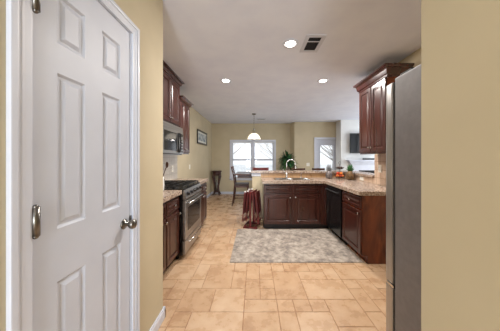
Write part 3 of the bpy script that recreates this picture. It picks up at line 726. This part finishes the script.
def make_chair(name, label, cat, sh, bh, wood, group, w_=.43, d_=.42):
    """local: seat centre at origin, facing +x; backrest at -x"""
    t = thing(name, label, cat, (0, 0, 0), group)
    b = nb(); box(b, -d_/2, d_/2, -w_/2, w_/2, sh-.045, sh, .016); obj('seat', b, 'seatfab', t)
    b = nb(); box(b, -d_/2+.015, d_/2-.015, -w_/2+.015, w_/2-.015, sh-.1, sh-.046, .004); obj('seat_frame', b, wood, t)
    for s in (-1, 1):
        y = s*(w_/2-.022)
        b = nb(); tube(b, [(d_/2-.025, y, sh-.05), (d_/2-.02, y, sh*.5), (d_/2-.0, y*1.02, 0)], [.021, .019, .015], 8); obj('leg', b, wood, t)
        b = nb(); tube(b, [(-d_/2-.05, y*1.02, 0), (-d_/2-.005, y, sh*.45), (-d_/2+.02, y, sh-.02), (-d_/2-.01, y, sh+(bh-sh)*.5), (-d_/2-.075, y, bh-.01)], [.015, .018, .021, .018, .015], 8); obj('leg', b, wood, t)
    b = nb()
    for zz, hh in ((bh-.05, .07), (bh-.18, .04), (bh-.28, .04), (bh-.38, .04)):
        if zz < sh+.08: continue
        f = (zz-sh)/(bh-sh); x = -d_/2-.005-.065*f*f
        N = 8; prof = []
        for k in range(N+1):
            yy = -w_/2+.02+(w_-.04)*k/N; prof.append((x-.028*math.sin(math.pi*k/N), yy))
        prof += [(a+.016, c) for a, c in reversed(prof)]
        prism(b, prof, lambda a, c, tt: (a, c, tt), zz-hh/2, zz+hh/2)
    obj('backrest', b, wood, t)
    b = nb()
    for s in (-1, 1): tube(b, [(-d_/2-.02, s*(w_/2-.022), sh*.36), (d_/2-.012, s*(w_/2-.022), sh*.36)], .011, 6)
    tube(b, [(d_/2-.012, -w_/2+.02, sh*.28), (d_/2-.012, w_/2-.02, sh*.28)], .012, 6); tube(b, [(-d_/2-.02, -w_/2+.02, sh*.42), (-d_/2-.02, w_/2-.02, sh*.42)], .011, 6)
    obj('stretcher', b, wood, t)
    return t
c = make_chair('dining_chair', 'tall dark wooden dining chair seen side-on at left of the table', 'chair', .625, 1.13, 'brownwood', 'dining chairs around the table')
c.location = (-.36, 5.70, 0)
dup(c, (.36, 5.0, 0), math.pi/2, 'reddish dining chair with its back against window view, over the bar ledge').location = (.17, 5.26, 0)
c2 = [o for o in bpy.data.objects if o.name.startswith('dining_chair.')][0]
for ch in c2.children:
    if ch.type == 'MESH' and 'seat' != ch.name.split('.')[0]:
        ch.data = ch.data.copy(); ch.data.materials[0] = M['redwood']
s = make_chair('bar_stool', 'brown wooden bar stool behind the bar ledge, right of faucet', 'bar stool', .68, 1.105, 'brownwood', 'bar stools behind the ledge', .36, .38)
s.location = (1.20, 4.93, 0); s.rotation_euler = (0, 0, -math.pi/2)
dup(s, (1.72, 4.93, 0), -math.pi/2, 'brown wooden bar stool behind the ledge, in front of patio door')

# dark pedestal stand in the corner
t = thing('pedestal_stand', 'dark carved wooden pedestal stand in the far left corner', 'plant stand', (-1.375, 7.16, 0))
b = nb(); lathe(b, [(.165, .86), (.185, .865), (.19, .885), (.18, .90), (.15, .90)], (-1.375, 7.16, 0), 'z', 24); obj('top', b, 'darkbronze', t)
b = nb(); lathe(b, [(.14, .73), (.155, .76), (.15, .80), (.16, .86)], (-1.375, 7.16, 0), 'z', 8); obj('apron', b, 'darkbronze', t)
for k in range(4):
    a = math.pi/4+k*math.pi/2; ca, sa = math.cos(a), math.sin(a)
    b = nb(); tube(b, [(-1.375+r*ca, 7.16+r*sa, z) for r, z in ((.14, .80), (.165, .68), (.12, .5), (.085, .32), (.095, .16), (.15, .05), (.175, .02))], [.03, .034, .026, .022, .022, .024, .02], 8); obj('leg', b, 'darkbronze', t)
b = nb(); lathe(b, [(.11, .12), (.12, .13), (.12, .145), (.1, .15)], (-1.375, 7.16, 0), 'z', 20); obj('lower_shelf', b, 'darkbronze', t)
b = nb(); lathe(b, [(.03, .1505), (.055, .2), (.06, .3), (.045, .42), (.02, .52), (.03, .56), (.02, .56)], (-1.375, 7.16, 0), 'z', 18)
tag(obj('vase', b, 'nickel', None), 'slim pale vase standing inside the dark corner pedestal', 'vase')

# picture on left wall
t = thing('picture_frame', 'dark framed wide picture on the left wall', 'picture', (XL, 6.0, 1.98))
ya, yb, za, zb = 5.45, 6.55, 1.78, 2.19; xw = XL+.001
b = nb()
for q in ((ya, yb, za, za+.045), (ya, yb, zb-.045, zb), (ya, ya+.045, za+.045, zb-.045), (yb-.045, yb, za+.045, zb-.045)): box(b, xw, xw+.03, q[0], q[1], q[2], q[3], .004)
obj('frame', b, 'frameblk', t)
b = nb(); box(b, xw, xw+.012, ya+.045, yb-.045, za+.045, zb-.045); obj('mat_board', b, 'matbrd', t)
b = nb(); box(b, xw+.012, xw+.014, ya+.13, yb-.13, za+.10, zb-.10); obj('print', b, 'print', t)

# wall plates
def plate_x(name, label, x, n, y, z, wy, hz, holes):
    t = thing(name, label, 'outlet' if 'outlet' in name else 'switch', (x, y, z))
    b = nb(); box(b, min(x, x+n*.006), max(x, x+n*.006), y-wy/2, y+wy/2, z-hz/2, z+hz/2, .002); obj('plate', b, 'plastic', t)
    b = nb()
    for (dy, dz, a, c) in holes: box(b, min(x+n*.006, x+n*.009), max(x+n*.006, x+n*.009), y+dy-a/2, y+dy+a/2, z+dz-c/2, z+dz+c/2, .001)
    obj('receptacle' if 'outlet' in name else 'toggle', b, 'porc', t)
rec = [(0, .02, .03, .026), (0, -.02, .03, .026)]
plate_x('wall_outlet', 'white outlet on pale tile beside the stove', XL+.010, 1, 3.80, 1.15, .075, .12, rec)
plate_x('light_switch', 'white switch plate on the left wall past the counter', XL, 1, 4.85, 1.14, .075, .12, [(0, 0, .012, .03)])
plate_x('wall_outlet', 'white sideways outlet on the brown tile of right ledge', XR-.012, -1, 3.58, .982, .12, .072, [(.02, 0, .026, .03), (-.02, 0, .026, .03)])
plate_x('wall_outlet', 'white outlet high on the tile under the right wall cabinet', XR-.012, -1, 3.06, 1.19, .075, .12, rec)
t = thing('light_switch', 'white double switch plate on the tan wall beside patio door', 'switch', (1.97, YB2, 1.13))
b = nb(); box(b, 1.91, 2.03, YB2-.006, YB2, 1.07, 1.19, .002); obj('plate', b, 'plastic', t)
b = nb(); box(b, 1.94, 1.952, YB2-.010, YB2-.006, 1.115, 1.145, .001); box(b, 1.988, 2.0, YB2-.010, YB2-.006, 1.115, 1.145, .001); obj('toggle', b, 'porc', t)

# ================================================================== FIREPLACE WALL
t = thing('mantel', 'white fireplace mantel with surround under the television', 'mantel', (3.95, 6.6, 0))
b = nb(); box(b, 3.15, 4.75, 6.42, 6.649, 1.26, 1.30, .006); box(b, 3.2, 4.7, 6.47, 6.649, 1.215, 1.259, .006); box(b, 3.24, 4.66, 6.51, 6.649, 1.17, 1.214, .006); obj('shelf', b, 'trim', t)
b = nb(); box(b, 3.28, 3.55, 6.57, 6.649, 0, 1.169, .004); box(b, 4.35, 4.62, 6.57, 6.649, 0, 1.169, .004); box(b, 3.551, 4.349, 6.57, 6.649, .95, 1.169, .004); obj('surround', b, 'trim', t)
b = nb(); box(b, 3.551, 3.60, 6.60, 6.949, .0, .949); box(b, 4.30, 4.349, 6.60, 6.949, 0, .949); box(b, 3.60, 4.30, 6.60, 6.949, .90, .949); box(b, 3.60, 4.30, 6.93, 6.949, 0, .90); obj('firebox', b, 'firebox', t)
t = thing('television', 'black flat television on white wall above mantel', 'television', (3.85, 6.6, 1.87))
b = nb(); box(b, 3.24, 4.42, 6.53, 6.57, 1.53, 2.20, .006); obj('bezel', b, 'black', t)
b = nb(); box(b, 3.262, 4.398, 6.527, 6.5295, 1.555, 2.178); obj('screen', b, 'glassblk', t)
b = nb(); box(b, 3.65, 4.0, 6.57, 6.649, 1.75, 1.98); obj('wall_mount', b, 'black', t)
b = nb(); box(b, 3.66, 4.02, 6.46, 6.55, 1.3005, 1.365, .01)
tag(obj('media_box', b, 'black'), 'small black media box lying on the white mantel', 'media box')

# ================================================================== RUG AND TRAY TABLES
b = nb()
box(b, -.315, 1.425, 2.515, 3.70, .0005, .010, .003)
for k in range(90):
    xx = -.31+k*(1.73/89)
    box(b, xx-.004, xx+.004, 2.500, 2.516, .001, .005)
rug = tag(obj('rug', b, 'rug', loc=(.55, 3.1, 0)), 'distressed grey patterned rug in front of the sink cabinet', 'rug')

SX, SY = -.045, 3.87
t = thing('tray_stand', 'dark red wooden stand holding folded tray tables', 'stand', (SX, SY, 0))
b = nb()
for yy in (SY-.14, SY+.14): box(b, SX-.13, SX+.15, yy-.02, yy+.02, .0, .035, .006)
box(b, SX-.015, SX+.025, SY-.14, SY+.14, .035, .06, .004)
box(b, SX-.115, SX-.085, SY-.14, SY+.14, .036, .062, .004); box(b, SX+.105, SX+.135, SY-.14, SY+.14, .036, .062, .004)
obj('base', b, 'redwood', t)
b = nb()
for yy in (SY-.12, SY+.12): box(b, SX-.012, SX+.022, yy-.012, yy+.012, .06, .70, .004)
box(b, SX-.012, SX+.022, SY-.11, SY+.11, .675, .70, .004)
obj('upright', b, 'redwood', t)
t.rotation_euler = (0, 0, -.26)
proto = None
for k, (dx, tilt, lab) in enumerate(((-.040, .08, 'folded tray table, inner left on the red stand'), (-.098, .08, 'folded tray table, outer left on the red stand'), (.048, -.10, 'folded tray table, inner right on the red stand'), (.106, -.10, 'folded tray table, outer right on the red stand'))):
    if proto is None:
        proto = thing('tray_table', lab, 'tray table', (0, 0, 0), 'folded tray tables')
        b = nb(); box(b, -.009, .009, -.17, .17, -.42, 0, .005); box(b, -.013, .013, -.17, -.14, -.42, 0, .004); box(b, -.013, .013, .14, .17, -.42, 0, .004); obj('tray_top', b, 'redwood', proto)
        for s in (-1, 1):
            b = nb(); box(b, -.006+s*.013, .006+s*.013, -.15, -.13, -.58, -.03, .002); box(b, -.006+s*.013, .006+s*.013, .13, .15, -.58, -.03, .002); box(b, -.006+s*.013, .006+s*.013, -.13, .13, -.56, -.545, .002); obj('leg', b, 'redwood', proto)
        b = nb(); box(b, -.016, .016, -.16, -.12, -.012, .016, .004); box(b, -.016, .016, .12, .16, -.012, .016, .004); obj('clip', b, 'porc', proto)['label'] = 'white clip'
        o = proto
    else:
        o = dup(proto, (0, 0, 0), 0, lab)
    if dx > 0:
        for ch in list(o.children):
            if ch.name.startswith('clip'): bpy.data.objects.remove(ch)
    o.location = (SX+.005+dx*math.cos(.26), SY-dx*math.sin(.26)-.02*(k % 2), .715-.012*(k % 2)); o.rotation_euler = (0, tilt, -.26)

# ================================================================== THINGS ON THE COUNTERS
# utensil crock
t = thing('utensil_crock', 'white crock on the left counter near the hallway corner', 'crock', (-1.205, 2.47, CT))
b = nb(); lathe(b, [(.045, .0005), (.055, .01), (.06, .08), (.055, .16), (.058, .175), (.05, .175), (.047, .16), (.05, .03), (.02, .02)], (-1.205, 2.47, CT), 'z', 20); obj('pot', b, 'porc', t)
def utensil(label, p0, p1, head, m='brownwood'):
    t = thing('spatula', label, 'utensil', p0, 'utensils in the crock')
    b = nb(); tube(b, [p0, p1], .006, 6); obj('handle', b, m, t)
    b = nb(); d = (Vector(p1)-Vector(p0)).normalized(); c = Vector(p1)+d*.035
    ball(b, c, .04, 12, (head[0], head[1], 1.0)); obj('head', b, m, t)
utensil('dark wooden spatula leaning right in white crock', (-1.205, 2.45, CT+.03), (-1.135, 2.505, CT+.30), (.5, .25))
utensil('dark wooden spoon upright in white crock', (-1.235, 2.485, CT+.03), (-1.25, 2.43, CT+.29), (.5, .3))

def pineapple(label, loc, mb, ml, h=.16, r=.058):
    t = thing('pineapple', label, 'pineapple', loc, 'decorative pineapples')
    x, y, z = loc
    b = nb(); n = 18
    prof = [(r*.55, .0005), (r*.86, .02), (r, h*.35), (r*.98, h*.6), (r*.8, h*.85), (r*.4, h)]
    lathe(b, prof, (x, y, z), 'z', n)
    for j in range(6):
        zz = h*(.12+.14*j); rr = r*(.93 if j in (0,) else 1.0 if j < 4 else .84 if j == 4 else .68)
        for k in range(9):
            a = 2*math.pi*(k+.5*(j % 2))/9; ball(b, (x+rr*math.cos(a), y+rr*math.sin(a), z+zz), .012, 6)
    obj('fruit_body', b, mb, t)
    b = nb(); rr = random.Random(3)
    for j in range(4):
        for k in range(7):
            a = 2*math.pi*(k+.5*j)/7; ou = .078-.015*j; up = .045+.032*j; wv = .012
            c0 = Vector((x+.012*math.cos(a), y+.012*math.sin(a), z+h-.01)); c1 = Vector((x+ou*.7*math.cos(a), y+ou*.7*math.sin(a), z+h+up*.6)); c2_ = Vector((x+ou*math.cos(a), y+ou*math.sin(a), z+h+up))
            s = Vector((-math.sin(a), math.cos(a), 0))
            tube(b, [c0, c1, c2_], [wv, wv*.8, .001], 4)
    obj('crown_leaves', b, ml, t)
pineapple('pewter grey pineapple ornament left of the fruit basket', (1.56, 4.04, CT), 'pgrey', 'leafgrey')
pineapple('golden pineapple with green leaves right of the fruit basket', (1.865, 3.76, CT), 'pgold', 'leaf', .175, .068)

BX, BY = 1.755, 3.97
t = thing('fruit_basket', 'two-tier dark wire basket of fruit between two pineapples', 'basket', (BX, BY, CT))
def wire_bowl(zb, rb, rt, h):
    b = nb()
    for (r, z) in ((rb, zb), ((rb+rt)/2, zb+h/2), (rt, zb+h)):
        tube(b, [(BX+r*math.cos(2*math.pi*k/24), BY+r*math.sin(2*math.pi*k/24), z) for k in range(25)], .003, 5)
    for k in range(16):
        a = 2*math.pi*k/16; tube(b, [(BX+.01*math.cos(a), BY+.01*math.sin(a), zb), (BX+rb*math.cos(a), BY+rb*math.sin(a), zb), (BX+rt*math.cos(a), BY+rt*math.sin(a), zb+h)], .002, 4)
    return b
obj('lower_bowl', wire_bowl(CT+.03, .08, .11, .055), 'iron', t); obj('upper_bowl', wire_bowl(CT+.20, .055, .082, .035), 'iron', t)
b = nb(); tube(b, [(BX, BY, CT+.02), (BX, BY, CT+.30)], .004, 6)
tube(b, [(BX+.025*math.sin(2*math.pi*k/12), BY, CT+.325-.025*math.cos(2*math.pi*k/12)) for k in range(13)], .0035, 5)
for k in range(3):
    a = 2*math.pi*k/3; tube(b, [(BX+.07*math.cos(a), BY+.07*math.sin(a), CT+.032), (BX+.085*math.cos(a), BY+.085*math.sin(a), CT+.004)], .004, 5)
obj('frame', b, 'iron', t)
fr = []
for k in range(6):
    a = 2*math.pi*k/6+.3; fr.append((BX+.058*math.cos(a), BY+.058*math.sin(a), CT+.033+.030, 'orange' if k % 2 else 'red'))
for k in range(3):
    a = 2*math.pi*k/3+.9; fr.append((BX+.038*math.cos(a), BY+.038*math.sin(a), CT+.033+.082, 'red' if k % 2 else 'orange'))
protos = {}
for (x, y, z, c) in fr:
    if c not in protos:
        t = thing('orange' if c == 'orange' else 'apple', ('ripe orange' if c == 'orange' else 'red apple')+' in lower tier of wire basket', 'fruit', (x, y, z), ('oranges' if c == 'orange' else 'apples')+' in the lower basket tier')
        b = nb(); ball(b, (x, y, z), .030, 14, (1, 1, .93)); obj('flesh', b, c, t)
        b = nb(); tube(b, [(x, y, z+.026), (x+.002, y, z+.033)], .002, 5); obj('stem', b, 'pot', t)
        protos[c] = t
    else: dup(protos[c], (x, y, z))
for k in range(3):
    a = 2*math.pi*k/3; x, y, z = BX+.036*math.cos(a), BY+.036*math.sin(a), CT+.203+.024
    tag(obj('fig', ball(nb(), (x, y, z), .024, 12), 'pot', loc=(x, y, z)), 'small dark fruit in the upper tier of wire basket', 'fruit', 'dark fruits in the upper tier')

# ================================================================== PLANT BY THE FAR WALL
GX, GY = 1.17, 6.78
t = thing('potted_plant', 'leafy green potted plant against the far wall, behind faucet', 'plant', (GX, GY, 0))
b = nb(); lathe(b, [(.13, 0), (.16, .05), (.19, .34), (.20, .40), (.175, .40), (.165, .34)], (GX, GY, 0), 'z', 24); obj('pot', b, 'pot', t)
b = nb(); lathe(b, [(.165, .34), (.166, .35), (.05, .36)], (GX, GY, 0), 'z', 20); obj('soil', b, 'soil', t)
b = nb()
for k in range(4):
    a = k*1.7; tube(b, [(GX+.04*math.cos(a), GY+.04*math.sin(a), .34), (GX+.05*math.cos(a), GY+.05*math.sin(a), .8), (GX+.07*math.cos(a+.5), GY+.07*math.sin(a+.5), 1.18)], [.016, .013, .008], 6)
obj('trunk', b, 'bark', t)
b = nb()
for k in range(210):
    a = R.uniform(0, 2*math.pi); el = R.uniform(-.55, 1.3); L_ = R.uniform(.22, .38); wv = R.uniform(.02, .034)
    c0 = Vector((GX+.05*math.cos(a), GY+.05*math.sin(a), R.uniform(1.12, 1.42)))
    d = Vector((math.cos(a)*math.cos(el), math.sin(a)*math.cos(el), math.sin(el))); s = Vector((-math.sin(a), math.cos(a), 0))
    nn = 5; L0 = []; R0 = []; C0 = []
    for q in range(nn+1):
        f = q/nn; p = c0+d*L_*f+Vector((0, 0, -.16*f*f*math.cos(el))); ww = wv*math.sin(math.pi*(.08+.9*f))
        L0.append(b.verts.new(p-s*ww)); C0.append(b.verts.new(p+Vector((0, 0, -.004)))); R0.append(b.verts.new(p+s*ww))
    for q in range(nn):
        b.faces.new((L0[q], C0[q], C0[q+1], L0[q+1])); b.faces.new((C0[q], R0[q], R0[q+1], C0[q+1]))
obj('foliage', b, 'leaf', t)['kind'] = 'stuff'

# ================================================================== TREES OUTSIDE
def tree(x, y, h, seed, label):
    r = random.Random(seed); t = thing('bare_tree', label, 'tree', (x, y, -.5), 'bare trees outside')
    b = nb(); tube(b, [(x, y, -.5), (x+.05, y, h*.4), (x, y+.1, h)], [.09, .06, .02], 7); obj('trunk', b, 'bark', t)
    b = nb()
    for k in range(42):
        z = h*r.uniform(.15, .95); a = r.uniform(0, 6.28); L_ = (h-z)*.5+.5
        p1 = Vector((x, y, z)); p2 = p1+Vector((math.cos(a)*L_*.5, math.sin(a)*L_*.5, L_*.35)); p3 = p1+Vector((math.cos(a+.3)*L_, math.sin(a+.3)*L_, L_*.8))
        tube(b, [p1, p2, p3], [.03, .018, .005], 4)
        for q in range(3):
            e = p2+(p3-p2)*r.random(); tube(b, [e, e+Vector((r.uniform(-.4, .4), r.uniform(-.4, .4), r.uniform(.1, .5)))], [.01, .003], 3)
    obj('branches', b, 'bark', t)
tree(-2.6, 14, 5.0, 1, 'pale bare tree outside, through the left window sash')
tree(2.2, 19, 5.6, 2, 'pale bare tree outside, through the right window sash')
tree(6.1, 15, 4.2, 3, 'pale bare tree outside, through the patio door glass')
